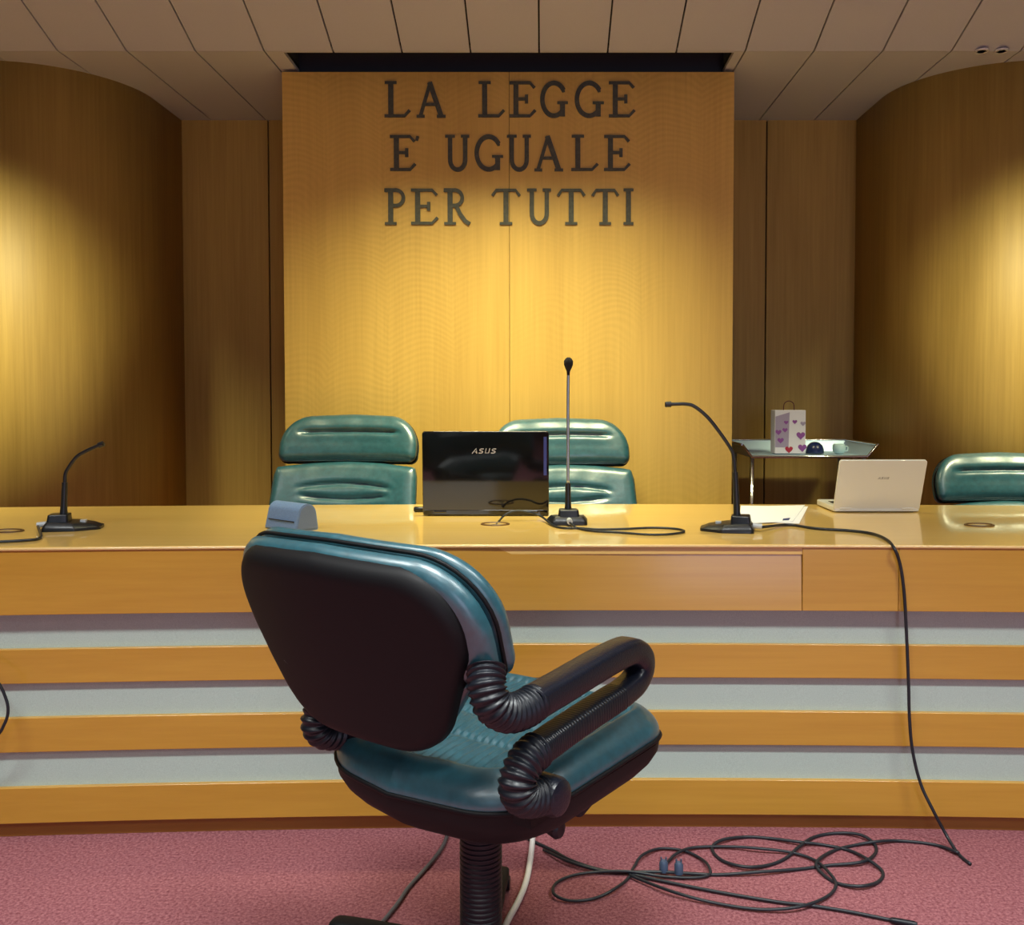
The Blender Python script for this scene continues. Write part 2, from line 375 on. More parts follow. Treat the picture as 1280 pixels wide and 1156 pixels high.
for ch, x0, x1, s in (('E',487,520,'standing alone before UGUALE'),('U',555,588,'the first U of UGUALE'),('G',593,628,'the only G of UGUALE'),('U',632,665,'the second U of UGUALE'),
        ('A',668,704,'fourth letter of UGUALE'),('L',713,748,'fifth letter of UGUALE'),('E',754,788,'the last letter of UGUALE')): letter(ch, x0, x1, 169, 214, w_%(ch, s))
for ch, x0, x1, s in (('P',480,508,'the initial of PER'),('E',513,548,'middle letter of PER'),('R',554,588,'the last letter of PER'),('T',614,651,'the initial of TUTTI'),
        ('U',657,690,'second letter of TUTTI'),('T',696,732,'the third letter of TUTTI'),('T',739,774,'the fourth letter of TUTTI'),('I',779,792,'the last letter of TUTTI')): letter(ch, x0, x1, 236, 281, w_%(ch, s))
a = P(521, 176, PYF)
mb = MB(); stroke_mesh(mb, [(0,0),(.35,.8)], .5, .014, .022, .010)
tag(mb.build('wall_accent_mark', M['letter'], loc=(a.x, PYF, a.z)), 'small dark metal accent mark at the top right of the lone E', 'letter', 'metal letters of the inscription')

# ------------------------------------------------------------------ the bench
HD = .785
def by(x, off=0): return 2.445+off-(x-.24)**2/50
bench = empty('judges_bench', (0, 2.9, 0))
tag(bench, 'long curved yellow wood judges bench with pale grey horizontal bands', 'bench')
def ribbon(name, mat, x0, x1, o0, o1, z0, z1, bev=.002, n=48, smooth=False, lean=None):
    v = []; f = []
    for i in range(n+1):
        x = x0+(x1-x0)*i/n
        y0, y1 = by(x, o0)-2.9, by(x, o1)-2.9
        t = lean(x) if lean else 0
        v += [(x,y0,z0),(x,y1,z0),(x,y1+t,z1),(x,y0+t,z1)]
    for i in range(n):
        a = 4*i
        for k in range(4): f.append((a+k, a+(k+1)%4, a+4+(k+1)%4, a+4+k))
    f += [(3,2,1,0), (4*n,4*n+1,4*n+2,4*n+3)]
    o = mesh(name, v, f, mat, bench); fixnormals(o)
    if bev: bevel(o, bev, 2)
    return o
XL, XR = -3.0, 2.9
def zf(py, off): return PZ_y(py, 2.445+off)
def PZ_y(py, Y): return P(850, py, Y).z
ribbon('worktop', M['topwood'], XL, XR, .004, .895, HD-.028, HD, .002)
e = ribbon('edge_trim', M['edgewood'], XL, XR, -.004, .004, HD-.009, HD, .003); e['label'] = 'pale front edging of the worktop'
FZ = PZ_y(763, 2.445)
for x0, x1 in ((XL,.69),(.69,.945),(.945,XR)): ribbon('front_panel', M['benchwood'], x0+.0006, x1-.0006, 0, .022, FZ, HD-.009, .001, lean=(lambda x: .0085*max(0, min(1, (x+.45)/.7))) if x1 == .69 else None)
bo, go, po = .020, .034, .042
def pair(y0, y1, off): return PZ_y(y1, 2.445+off), PZ_y(y0, 2.445+off)
for a_, b_ in ((805,847),(889,931),(974.5,1018)):
    z0, z1 = pair(a_, b_, bo); ribbon('wood_band', M['benchwood'], XL, XR, bo, bo+.02, z0, z1, .0015)
for a_, b_ in ((757,812),(842,895),(926,981)):
    z0, z1 = pair(a_, b_, go); ribbon('grey_band', M['greyband'], XL, XR, go, go+.015, z0, z1, 0)
z0, z1 = pair(1010, 1040, po); p_ = ribbon('plinth', M['plinth'], XL, XR, po, po+.02, 0.0, z1, .001); p_['label'] = 'darker wood plinth at the carpet'
ribbon('backing', M['benchwood'], XL, XR, .062, .08, .0, HD-.03, 0)
for x in (-2.4, -1.2, .15, 1.4, 2.5):
    MB().box(x-.014, x+.014, by(x,.08)-2.9, by(x,.6)-2.9, 0, HD-.029).build('support', M['benchwood'], bench)

# ------------------------------------------------------------------ chairs
def leather_wrinkle(u, v, s=0):
    return .0011*math.sin(38*u+3*math.sin(9*v+s))*math.sin(21*v+2*math.sin(13*u+s))
def make_chair(arms=True, cut=0.0):
    root = empty('office_chair', (0,0,0))
    def bb(z): return -.21-(z-.55)*.36
    SH = -.052 if arms else 0.0
    def backwarp(off):
        def w(u, v, d):
            b0 = bb(v)+.50*u*u
            nb, nz = .94, .34
            dd = d+off
            return (u+SH, b0+nb*dd, v+nz*dd)
        return w
    def cushion(outline, seams, off=.018, T=.026, Tb=.016, nu=64, nv=44):
        def face(u, v, dist):
            d = .006*min(1, dist/.05)+leather_wrinkle(u, v, 1)
            for (z, half, depth, bow) in seams:
                zz = z+bow*u*u; fade = max(0, min(1, (half-abs(u))/.04))
                d -= depth*math.exp(-((v-zz)/.007)**2)*fade
                d += .003*math.exp(-((v-zz-.022)/.016)**2)*fade+.003*math.exp(-((v-zz+.022)/.016)**2)*fade
            return d
        return pad(outline, nu, nv, T, .034, backwarp(off), face, back_T=Tb)
    # upper cushion: front roll and rear roll with piping between
    HW = .314 if arms else .292; be = .700 if arms else .748
    up_o = rounded([(-HW+.012,be,.03),(-.15,.752,.0),(.15,.752,.0),(HW-.012,be,.03),(HW,.926,.125),(0,.937,.0),(-HW,.926,.125)], 10)
    v, f = cushion(up_o, [(.862,.215,.015,-.1)])
    mb = MB().add(v, f)
    v, f = pad(up_o, 40, 30, .014, .026, backwarp(-.017), None, back_T=.024); mb.add(v, f)
    mb.build('upper_back_cushion', M['leather'], root, True)
    def closed_tube(mb, pts, r, n=8): mb.tube(pts+[pts[0]], r, n, caps=False)
    def along(outline, d, off, scale=1.0):
        o = np.array(outline); c = o.mean(0); out = []
        for i in range(len(o)):
            x, y = c+(o[i]-c)*scale; out.append(backwarp(off)(x, y, d))
        return out
    mb = MB(); closed_tube(mb, along(up_o, 0, 0, .990), .0038)
    pp = mb.build('piping', M['shell'], root, True); pp['label'] = 'dark piping around the cushion'
    # lower cushion
    LW = .228 if arms else .292
    zb = .575 if arms else .535
    lo_o = rounded([(-LW+.09,zb,.09),(LW-.09,zb,.09),(LW,.69,.05),(LW-.012,.718,.015),(.13,.743,.0),(0,.750,0),(-.13,.743,.0),(-LW+.012,.718,.015),(-LW,.69,.05)] if arms else
                   [(-LW-.006,zb,.03),(LW+.006,zb,.03),(LW,.69,.05),(LW-.010,.728,.012),(.13,.742,.0),(0,.747,0),(-.13,.742,.0),(-LW+.010,.728,.012),(-LW,.69,.05)], 8)
    v, f = cushion(lo_o, [(.655,.20,.013,-.5),(.595,.19,.012,.5)], off=.02)
    MB().add(v, f).build('lower_back_cushion', M['leather'], root, True)
    # black back shell
    sh = rounded([(-.175,.572,.14),(.175,.572,.14),(.236,.70,.05),(.278,.775,.03),(.290,.920,.11),(0,.930,0),(-.284,.920,.10),(-.262,.770,.03),(-.236,.70,.05)] if arms else [(-.17,.54,.12),(.17,.54,.12),(.23,.70,.03),(.13,.72,0),(.13,.76,0),(.27,.775,.03),(.29,.932,.12),(0,.944,0),(-.29,.932,.12),(-.27,.775,.03),(-.13,.76,0),(-.13,.72,0),(-.23,.70,.03)], 10)
    v, f = pad(sh, 44, 44, .01, .03, backwarp(-.032), None, back_T=.030)
    s_ = MB().add(v, f).build('back_shell', M['shell'], root, True)
    # side carriers linking the shell to the arms / seat
    # seat
    def swarp(u, v, d):
        tilt = .05*v
        drop = .35*max(0, v-.20)**2*6
        return (u, v, .474+tilt+d-drop*.5+.10*max(0, abs(u)-.16)**2*4)
    so = rounded([(-.300,-.200,.19),(-.02,-.238,.0),(.262,-.195,.17),(.290,.295,.10),(0,.315,0),(-.280,.290,.10)], 12)
    def sface(u, v, dist):
        e = min(1, dist/.05); d = .006*e+leather_wrinkle(u, v, 0)*1.3
        inner = max(0, min(1, (dist-.055)/.012)); d -= .013*inner
        d -= .007*math.exp(-((dist-.058)/.006)**2)
        for s in (-.055, .045, .145):
            vv = s+.25*u*u
            d -= .010*math.exp(-((v-vv)/.009)**2)*inner*.7
        if inner > 0:
            ph = 2*PI*(u/.019+2.2*v+.25*math.sin(17*v+9*u)+.15*math.sin(41*v))
            d += .0036*math.sin(ph)*inner
        return d
    v, f = pad(so, 190, 90, .052, .062, swarp, sface, back_T=.012)
    MB().add(v, f).build('seat', M['leather'], root, True)
    mb = MB(); o2 = np.array(so); mb.tube([swarp(x*1.0, y*1.0, -.004) for x, y in so]+[swarp(*so[0], -.004)], .005, 8, caps=False)
    pp = mb.build('piping', M['shell'], root, True)
    # under-seat shell, a dished black tray narrowing to the mechanism
    prof = [(1.0,.468),(.99,.446),(.95,.426),(.87,.402),(.74,.378),(.56,.36),(.36,.348),(.20,.34)]
    vv = []; ff = []; n = len(so)
    for s, z in prof:
        cy = .035*(1-s)
        for x, y in so: vv.append((x*s, y*s+cy, z+.05*y*s))
    for i in range(len(prof)-1):
        for k in range(n): ff.append((i*n+k, i*n+(k+1)%n, (i+1)*n+(k+1)%n, (i+1)*n+k))
    ff.append(tuple((len(prof)-1)*n+k for k in range(n)))
    ff.append(tuple(range(n)))
    o = mesh('seat_shell', vv, ff, M['shell'], root, True); fixnormals(o); o.data.set_sharp_from_angle(angle=R(50))
    # mechanism box with knob and lever
    mb = MB(); mb.prism(rounded([(-.07,-.10,.02),(.07,-.10,.02),(.085,.17,.02),(-.085,.17,.02)], 4), .335, .40)
    mb.prism(rounded([(-.045,-.05,.01),(.045,-.05,.01),(.045,.08,.01),(-.045,.08,.01)], 4), .315, .34)
    m_ = mb.build('tilt_mechanism', M['shell'], root, True, sharp=35); bevel(m_, .004, 2)
    mb = MB(); mb.tube([(.08,.03,.365),(.15,.02,.358)], .010, 10); mb.tube([(.15,.02,.358),(.155,.018,.356),(.185,.012,.352),(.19,.012,.352)], lambda t: .018 if .1<t<.9 else .013, 12)
    mb.build('tilt_knob', M['rubber'], root, True, sharp=40)
    mb = MB(); mb.prism(rounded([(-.02,-.01,.008),(.02,-.01,.008),(.018,.06,.008),(-.018,.06,.008)],3), .35, .42, lambda x,y,h:(.165+x, .10+y*1.2, h+.3*y))
    mb.build('height_lever', M['rubber'], root, True, sharp=40)
    # side bracket between seat shell and back carriers
    for s in (-1, 1):
        pts = smooth_path([(s*.12,-.10,.425),(s*.15,-.19,.44),(s*.13,-.235,.50),(s*.12,-.255,.58)], 6)
        if not arms:
            MB().tube(pts, .014, 10).build('back_support', M['rubber'], root, True)
    # gas column with pleated cover
    prof = [(.030,.06),(.040,.072)]; z = .078
    top = .345
    k = 0
    while z < top-.012:
        prof += [(.0430,z),(.0430,z+.004),(.0412,z+.006),(.0412,z+.008)]; z += .010
    prof += [(.044,z),(.044,top-.004),(.036,top)]
    MB().lathe(prof, 28).build('gas_column', M['rubber'], root, True, sharp=40)
    # five star base
    mb = MB(); mb.lathe([(.02,.022),(.052,.026),(.056,.045),(.052,.068),(.043,.078)], 24)
    bs = mb.build('base_hub', M['shell'], root, True, sharp=40)
    for k in range(5):
        a = R(122+72*k); d = Vector((math.cos(a), math.sin(a), 0)); 
        pts = [d*.03+Vector((0,0,.048)), d*.14+Vector((0,0,.047)), d*.25+Vector((0,0,.042)), d*.335+Vector((0,0,.036)), d*.355+Vector((0,0,.032))]
        def sec(t, q): return (math.copysign(abs(math.cos(t))**.6, math.cos(t))*.75, math.copysign(abs(math.sin(t))**.6, math.sin(t))*1.15)
        lg = MB().tube(smooth_path(pts, 5), lambda q: .022-.005*q, 14, sec, up=(0,0,1)).build('base_arm', M['shell'], root, True, sharp=50)
        cmb = MB(); side = Vector((-d.y, d.x, 0)); c0 = d*.335
        for s in (-1, 1):
            c = c0+side*(.014*s); mbv, mbf = sweep([c-side*.009+Vector((0,0,.016)), c+side*.009+Vector((0,0,.016))], .016, 18); cmb.add(mbv, mbf)
        cmb.tube([c0+Vector((0,0,.015)), c0+Vector((0,0,.035))], .006, 8)
        cmb.build('castor', M['rubber'], root, True, sharp=40)
    if arms:
        for s in (-1, 1):
            A = .272*s if s > 0 else -.222; lowz = 0
            def q(b, z, da=0): return (A+da*s, b, z+lowz)
            # upper bellows from the back cushion to the pad
            pth = smooth_path([q(-.268,.745,-.035), q(-.282,.720,-.022), q(-.280,.692,-.012), q(-.252,.672,-.004), q(-.215,.668,0), q(-.18,.672,0)], 26)
            def rb(t, n=17): return .0305*(1+.075*math.sin(2*PI*n*t))
            arm = MB()
            def padsec(t, qq):
                c, s_ = math.cos(t), math.sin(t)
                return (math.copysign(abs(c)**.5, c)*1.05, math.copysign(abs(s_)**.5, s_)*.95)
            up_path = smooth_path([q(-.195,.671), q(-.10,.678), q(.02,.688), q(.090,.691), q(.130,.687), q(.162,.666), q(.166,.642), q(.144,.622), q(.105,.613), q(.07,.6095)], 9)
            arm.tube(up_path, lambda t: .027-.003*max(0, min(1, (t-.5)*4)), 20, padsec, up=(s,0,0))
            # lower return tube with a ribbed strip
            lowp = smooth_path([q(.08,.610), q(-.02,.603), q(-.12,.594), q(-.19,.586)], 60)
            am = arm.build('armrest', M['armpad'], root, True, sharp=60)
            MB().tube(pth, rb, 20).build('bellows', M['rubber'], am, True)
            MB().tube(lowp, lambda t: .0245*(1+.018*math.sin(2*PI*38*t)), 18, padsec, up=(s,0,0)).build('arm_tube', M['rubber'], am, True)
            lb = smooth_path([q(-.175,.588), q(-.203,.582), q(-.226,.563), q(-.230,.541), q(-.214,.521), q(-.18,.509), q(-.155,.506)], 24)
            MB().tube(lb, lambda t: .0305*(1+.085*math.sin(2*PI*15*t)), 20).build('bellows', M['rubber'], am, True)
            pv = MB()
            c = Vector(q(-.148,.503)); sx_ = Vector((s,0,0))
            v, f = sweep([c-sx_*.07, c+sx_*.020, c+sx_*.030, c+sx_*.034], lambda t: .034 if t < .5 else (.030 if t < .9 else .02), 24); pv.add(v, f)
            pv.build('pivot_cap', M['armpad'], am, True, sharp=40)
            MB().box(A-.03*s-.02, A-.03*s+.02, -.18, -.04, .45, .485).build('arm_bracket', M['shell'], am)
    return root
near = make_chair(True)
near.location = (-.128, 1.835, 0); near.rotation_euler = (0,0,R(-36))
tag(near, 'teal leather swivel armchair with black shell in front of the bench, seen from behind', 'chair')
def lift_chair(root, dz):
    """same chair with its gas column raised or lowered"""
    for ch in list(root.children):
        k = ch.name.split('.')[0]
        if k in ('base_hub', 'base_arm', 'castor'): continue
        if k == 'gas_column': ch.scale.z = (.345+dz)/.345; continue
        ch.location.z += dz
judge = make_chair(False)
spots = [(443, 1.100, 3.80, R(180-4), 'teal leather chair behind the bench, whole backrest in view left of the black laptop'),
         (697, 1.085, 3.83, R(180+9), 'teal leather chair behind the bench, half hidden by the black laptop'),
         (1245, .949, 3.73, R(180), 'teal leather chair behind the bench at the right edge, beside the white laptop')]
others = [judge, copy_tree(judge), copy_tree(judge)]
for o, (px, zt, Y, rz, lab) in zip(others, spots):
    x = P(px, 560, Y).x; bk = .34
    o.location = (x-math.sin(-rz)*bk*0-(-math.sin(rz))*(-bk)*1, Y+math.cos(rz)*bk*1, 0); o.rotation_euler = (0,0,rz)
    o.location.x = x-math.sin(rz)*bk
    lift_chair(o, zt-.943)
    tag(o, lab, 'chair', 'swivel chairs behind the bench')

# ------------------------------------------------------------------ microphones and cables
DT = HD+.0005
def mic(name_label, base_px, yaw, neck_pts, head, straight=False):
    """base_px: pixel of the stem foot on the table; neck_pts: pixels at the stem's distance"""
    c = PZ(base_px[0], base_px[1], DT); root = empty('desk_microphone', c, 0)
    tag(root, name_label, 'microphone', 'desk microphones on the bench')
    ca, sa = math.cos(yaw), math.sin(yaw)
    def T(x, y, z): return (x*ca-y*sa, x*sa+y*ca, z)
    # wedge base: long low nose towards +y, block at the back
    out = rounded([(-.055,-.05,.012),(.055,-.05,.012),(.064,.04,.012),(.035,.105,.015),(-.035,.105,.015),(-.064,.04,.012)], 4)
    n = len(out); v = []; f = []
    lev = [(1,0),(1,.008),(.93,.016),(.80,.026)]
    for s, z in lev:
        for x, y in out: v.append(T(x*s, y*s, z*(1-.35*max(0, y)/.1) if z > .008 else z))
    for i in range(len(lev)-1):
        for k in range(n): f.append((i*n+k, i*n+(k+1)%n, (i+1)*n+(k+1)%n, (i+1)*n+k))
    f += [tuple(range(n-1,-1,-1)), tuple((len(lev)-1)*n+k for k in range(n))]
    o = mesh('base', v, f, M['micblack'], root); fixnormals(o); bevel(o, .002, 2)
    mb = MB(); mb.prism(rounded([(-.034,-.042,.008),(.034,-.042,.008),(.030,.018,.008),(-.030,.018,.008)], 4), .02, .046, lambda x,y,h: T(x*(1-(h-.02)*4), y*(1-(h-.02)*4), h))
    bevel(mb.build('stem_block', M['micblack'], root), .003, 3)
    MB().prism(rounded([(-.011,.045,.004),(.011,.045,.004),(.011,.062,.004),(-.011,.062,.004)], 4), .018, .026, lambda x,y,h: T(x,y,h)).build('talk_button', M['button'], root)
    Y = c.y
    npw = [P(px, py, Y)-c for px, py in neck_pts]
    col = MB(); z0 = .044
    top = npw[0]
    col.tube([(0,0,z0-.004),(0,0,z0+.006),(top.x*.3,0,z0+(top.z-z0)*.35),(top.x,0,top.z)], lambda t: .0115-.0035*t, 14)
    col.build('stem_socket', M['micblack'], root, True, sharp=40)
    path = smooth_path([Vector((top.x,0,top.z-.004))]+npw[1:], 8)
    MB().tube(path, .0048 if straight else .0054, 10).build('gooseneck', M['micstem'] if straight else M['micblack'], root, True)
    d = (path[-1]-path[-3]).normalized(); e = path[-1]
    hm = MB()
    if straight:
        hm.tube([e-d*.02, e-d*.005, e+d*.006, e+d*.016, e+d*.026, e+d*.034, e+d*.038], lambda t: [.0045,.0055,.0105,.0140,.0142,.010,.004][min(6, int(round(t*6)))], 18)
        hm.build('windscreen', M['foam'], root, True)
    else:
        hm.tube([e-d*head, e-d*(head-.003), e, e+d*.002], lambda t: .0085 if t < .9 else .006, 14)
        hm.build('capsule', M['micblack'], root, True, sharp=40)
    return root, c, T
mics = []
r1 = mic('desk microphone at the left, short gooseneck bent to the right', (80, 661), R(-75), [(81,603),(82,592),(88,581),(97,570),(109,563),(120,558),(129,554.5)], .014)
r2 = mic('tall straight desk microphone with foam tip beside the black laptop', (710, 654), R(3), [(710,604),(710,560),(710,500),(710.5,462)], .0, True)
r3 = mic('desk microphone with long gooseneck bent left, beside the papers', (921, 663), R(76), [(919,590),(917,572),(914,562),(900,541),(884,521),(868,508),(857,505),(846,505),(832,505.5)], .016)
for (root, c, T), p in ((r1, None), (r2, None), (r3, None)):
    MB().tube([T(0,-.046,.016), T(0,-.072,.014)], .0085, 12).build('cable_plug', M['button'], root, True, sharp=40)
    
def cable(name, pts, r, mat, label, group=None, cat='cable', per=8):
    path = smooth_path(pts, per); o = MB().tube(path, r, 8).build(name, mat, None, True)
    c = path[len(path)//2].copy(); c.z = min(p.z for p in path)-r
    for v in o.data.vertices: v.co -= c
    o.location = c
    return tag(o, label, cat, group)
ZC = HD+.0042
def d_(px, py, z=ZC): return PZ(px, py, z)
c1 = r1[1]; c2 = r2[1]; c3 = r3[1]
def w3(r, x, y, z): return r[1]+Vector(r[2](x, y, z))
# right microphone: across the top, over the edge, down to the carpet
def front(px, py, off=-.012): 
    X = P(px, py, 2.43).x; return P(px, py, by(X, off))
cable('microphone_cable', [w3(r3,0,-.070,.012), d_(985,656), d_(1020,660.5), d_(1060,663), d_(1088,666.5), d_(1106,673), front(1117,684,-.012), front(1125,705,-.012), front(1130,740), front(1133,790,-.010), front(1135.5,850), front(1137,900), front(1141,940), front(1151,980,-.02), front(1166,1012,-.04), PZ(1182,1042,.03), PZ(1197,1066,.006), PZ(1213,1080,.005)],
      .0042, M['cable'], 'black cable of the right microphone hanging over the bench front to the carpet', 'cables')
cable('microphone_cable', [w3(r2,0,-.070,.012), d_(722,660), d_(742,663.5), d_(775,665.5), d_(810,668), d_(838,667.5), d_(855,664.5), d_(846,661), d_(815,659.5), d_(780,661), d_(748,661.5), d_(724,660), d_(708,660), d_(692,657), P(676,645,2.90), P(660,640,2.90), P(645,638.5,2.90), P(632,643,2.895), P(624,651,2.885), PZ(620,657,HD-.002)],
      .0034, M['cable'], 'black cable of the straight microphone looping on the worktop into a grommet', 'cables')
cable('microphone_cable', [w3(r1,0,-.070,.012), d_(50,672), d_(28,675.5), d_(0,677), d_(-40,679), d_(-75,682), front(-98,700), front(-104,750), front(-80,800), front(-30,828,-.02), front(-4,851,-.03), front(7,872,-.03), front(10,889,-.03), front(5,906,-.03), front(-8,923,-.03), front(-60,960,-.03), front(-110,1010,-.04), PZ(-150,1060,.006)],
      .004, M['cable'], 'black cable of the left microphone running off the left edge of the worktop', 'cables')
# floor cables
def fz(a, b, k=0): return PZ(660+a/2.065, 1000+b/2.065, .0045+k)
cA = [(1112,136),(1050,115),(960,105),(900,107),(850,115),(790,130),(745,160),(760,190),(800,215),(860,222),(905,210),(915,185),(880,155),(830,130),(760,115),(700,108),(620,98),(560,95),(500,103),(475,125),(500,155),(560,172),(620,168),(665,150),(700,120),(740,95),(800,85),(860,90),(895,115),(895,140),(860,160),(780,168),(700,178),(600,185),(500,192),(430,190),(340,185),(240,185),(180,178),(110,155),(60,128),(0,100)]
cable('floor_cable', [fz(a,b,.006*(i%3==0)) for i,(a,b) in enumerate(cA)], .0042, M['cable'], 'black cable coiled in big loops on the carpet before the bench', 'cables')
cB = [(40,128),(110,160),(200,184),(262,186),(255,205),(225,228),(190,247),(150,258),(100,258),(66,240),(72,215),(110,196),(170,186),(260,184),(350,197),(430,200),(468,192),(466,170),(445,150),(400,130),(340,125),(295,142),(275,170),(262,192)]
cable('floor_cable', [fz(a,b,.002+.006*(i%4==1)) for i,(a,b) in enumerate(cB)], .0036, M['cable'], 'black cable with the small leftmost loop beside the swivel chair', 'cables')
cC = [(262,190),(330,205),(480,235),(640,262),(730,272),(830,288),(940,310)]
cc = cable('floor_cable', [fz(a,b,.001) for a,b in cC], .0040, M['cable'], 'black cable running to the black plug at the bottom edge of the carpet', 'cables')
p0, p1 = fz(935,309,.004), fz(1005,322,.004)
pl = MB().tube([p0, p0.lerp(p1,.15), p0.lerp(p1,.9), p1], lambda t: .007 if 0<t<1 else .005, 12).build('cable_connector', M['rubber'], None, True, sharp=40)
for v in pl.data.vertices: v.co -= cc.location
pl.parent = cc
cD = [(262,194),(370,235),(480,265),(600,282),(700,275),(770,250),(795,220),(780,190),(740,155),(680,135),(600,125),(520,120),(430,122),(385,137),(355,165)]
cd = cable('floor_cable', [fz(a,b,.003+.005*(i%3==1)) for i,(a,b) in enumerate(cD)], .0038, M['cable'], 'black cable in a wide open curve ending at the small plugs', 'cables')
for (a, b) in ((350,178),(389,183)):
    q0 = fz(a, b+6, .004); mb = MB().tube([q0, q0+Vector((0,0,.022)), q0+Vector((0,0,.028))], lambda t: .011 if t < .9 else .007, 12)
    mb.tube([q0+Vector((-.006,0,.026)), q0+Vector((-.006,0,.036))], .002, 6); mb.tube([q0+Vector((.006,0,.026)), q0+Vector((.006,0,.036))], .002, 6)
    o = mb.build('plug', M['plugblue'], None, True, sharp=40)
    c = Vector((q0.x, q0.y, 0))
    for v in o.data.vertices: v.co -= c
    o.location = c
    tag(o, 'small blue-grey plug lying among the cable coils, %s of the pair' % ('left one' if a < 370 else 'right one'), 'plug', 'small plugs in the cable coils')
cable('floor_cable', [PZ(566,1020,.006), PZ(556,1052,.006), PZ(545,1070,.006), PZ(528,1090,.006), PZ(510,1110,.006), PZ(498,1128,.006), PZ(482,1148,.006), PZ(462,1172,.006), PZ(440,1215,.006)], .005, M['greycable'], 'grey cable crossing the carpet left of the chair column', 'cables')
cable('floor_cable', [PZ(668,1020,.009), PZ(664,1066,.009), PZ(658,1100,.009), PZ(648,1126,.009), PZ(635,1150,.009), PZ(622,1180,.009), PZ(600,1230,.009)], .0075, M['white'], 'thick white cable on the carpet right of the chair column', 'cables')

# ------------------------------------------------------------------ grommets
for px, py, lab in ((10,664,'brown oval cable grommet at the left end of the worktop'),(619,655.5,'brown oval cable grommet in front of the black laptop'),(1224,656.5,'brown oval cable grommet in front of the right chair')):
    c = PZ(px, py, HD)
    root = empty('cable_grommet', c); tag(root, lab, 'grommet', 'grommets in the worktop')
    pts = [(.042*math.cos(t), .030*math.sin(t), .001) for t in [2*PI*k/32 for k in range(33)]]
    MB().tube(pts, 0.0034, 6, caps=False).build('ring', M['brass'], root, True)
    MB().prism([(.036*math.cos(2*PI*k/28), .025*math.sin(2*PI*k/28)) for k in range(28)], -.0005, .0012).build('cover', M['topwood'], root)
    MB().prism([(.012*math.cos(2*PI*k/16)-.02*(px>1000), .007*math.sin(2*PI*k/16)-.012) for k in range(16)], .001, .0017).build('cable_hole', M['dark'], root)

# ------------------------------------------------------------------ laptops
def laptop(px0, px1, pyb, w_hint, lid_h, lean, depth, mats, logo_px, logo_h, label, logo_mat, strip=False):
    a = PZ(px0, pyb, HD); b2 = PZ(px1, pyb, HD); w = b2.x-a.x
    root = empty('laptop', ((a.x+b2.x)/2, a.y, HD)); tag(root, label, 'laptop')
    lid_m, base_m = mats
    # base with the keyboard towards the judges (+y)
    o = MB().prism(rounded([(-w/2,.0,.008),(w/2,.0,.008),(w/2,depth,.012),(-w/2,depth,.012)], 4), .003, .022).build('base', base_m, root); bevel(o, .003, 2)
    kb = MB(); nk, nr = 14, 5; kw = (w*.86)/nk
    for r_ in range(nr):
        for k in range(nk): kb.box(-w*.43+k*kw+.001, -w*.43+(k+1)*kw-.001, .035+r_*.019, .035+r_*.019+.016, .0221, .024)
    kb.build('keyboard', M['keys'], root)
    MB().box(-.04,.04, depth-.075, depth-.025, .0221, .0228).build('touchpad', M['keys'], root)
    f_ = MB()
    for sx_ in (-1,1):
        for yy in (.02, depth-.02): f_.lathe([(.006,0),(.006,.004)], 10, (sx_*(w/2-.02), yy, -.0005))
    f_.build('feet', M['rubber'], root)
    # lid leaning back over the table front (towards -y)
    sl, cl = math.sin(lean), math.cos(lean)
    def T(x, z, h): return (x, .006-z*sl-h*cl, .012+z*cl-h*sl)
    lo = MB().prism(rounded([(-w/2,0,.004),(w/2,0,.004),(w/2,lid_h,.010),(-w/2,lid_h,.010)], 5), -.004, .005, T).build('lid', lid_m, root); bevel(lo, .002, 2)
    MB().prism([(-w*.46,.018),(w*.46,.018),(w*.46,lid_h-.014),(-w*.46,lid_h-.014)], -.0045, -.0038, T).build('screen', M['screen'], root)
    for sx_ in (-1,1): MB().tube([(sx_*w*.36-.02,.004,.014),(sx_*w*.36+.02,.004,.014)], .006, 10).build('hinge', base_m, root, True, sharp=40)
    # logo letters
    g_ = MB(); ws = [('A',.72),('S',.70),('U',.76),('S',.70)]; x = 0; lh = logo_h; tw = 4*.95*lh*1.25
    LG = {'A': [([(.0,.0),(.45,1.0),(.72,.0)], .16), ([(.35,.3),(.62,.3)], .13)], 'S': G['S'][1], 'U': [([(.08,1),(.08,.12),(.62,.12),(.62,1)], .15)]}
    tmp = MB()
    cx = (logo_px[0]-(px0+px1)/2)/(px1-px0)*w; cz = logo_px[1]
    x = cx-tw/2
    for ch, ww in ws:
        m2 = MB()
        for pts, wd in LG[ch]: stroke_mesh(m2, pts, wd*1.1, lh*1.25, lh, 1, .25)
        # collect 2D quads, lay them on the lid
        for i in range(0, len(m2.v), 8):
            quad = [(m2.v[i+k][0]+x, m2.v[i+k][2]+cz) for k in range(4)]
            g_.prism(quad, .0050, .0054, T)
        x += .95*lh*1.25
    g_.build('logo', logo_mat, root)
    if strip: MB().prism([(w/2-.017,lid_h*.46),(w/2-.007,lid_h*.46),(w/2-.007,lid_h-.018),(w/2-.017,lid_h-.018)], .0048, .0053, T).build('reflection_strip', M['bluestrip'], root)['label'] = 'blue reflection painted down the lid edge'
    return root
laptop(528.5, 686, 645, .41, .268, R(3), .27, (M['lapblack'], M['lapblack']), (606, .195), .017, 'open black glossy laptop on the bench, lid turned to the room', M['lapsilver'], True)
laptop(1042, 1149.5, 640.5, .29, .182, R(20), .20, (M['lapwhite'], M['lapwhite']), (1099, .113), .008, 'open white laptop on the bench near the right chair', M['logogrey'])

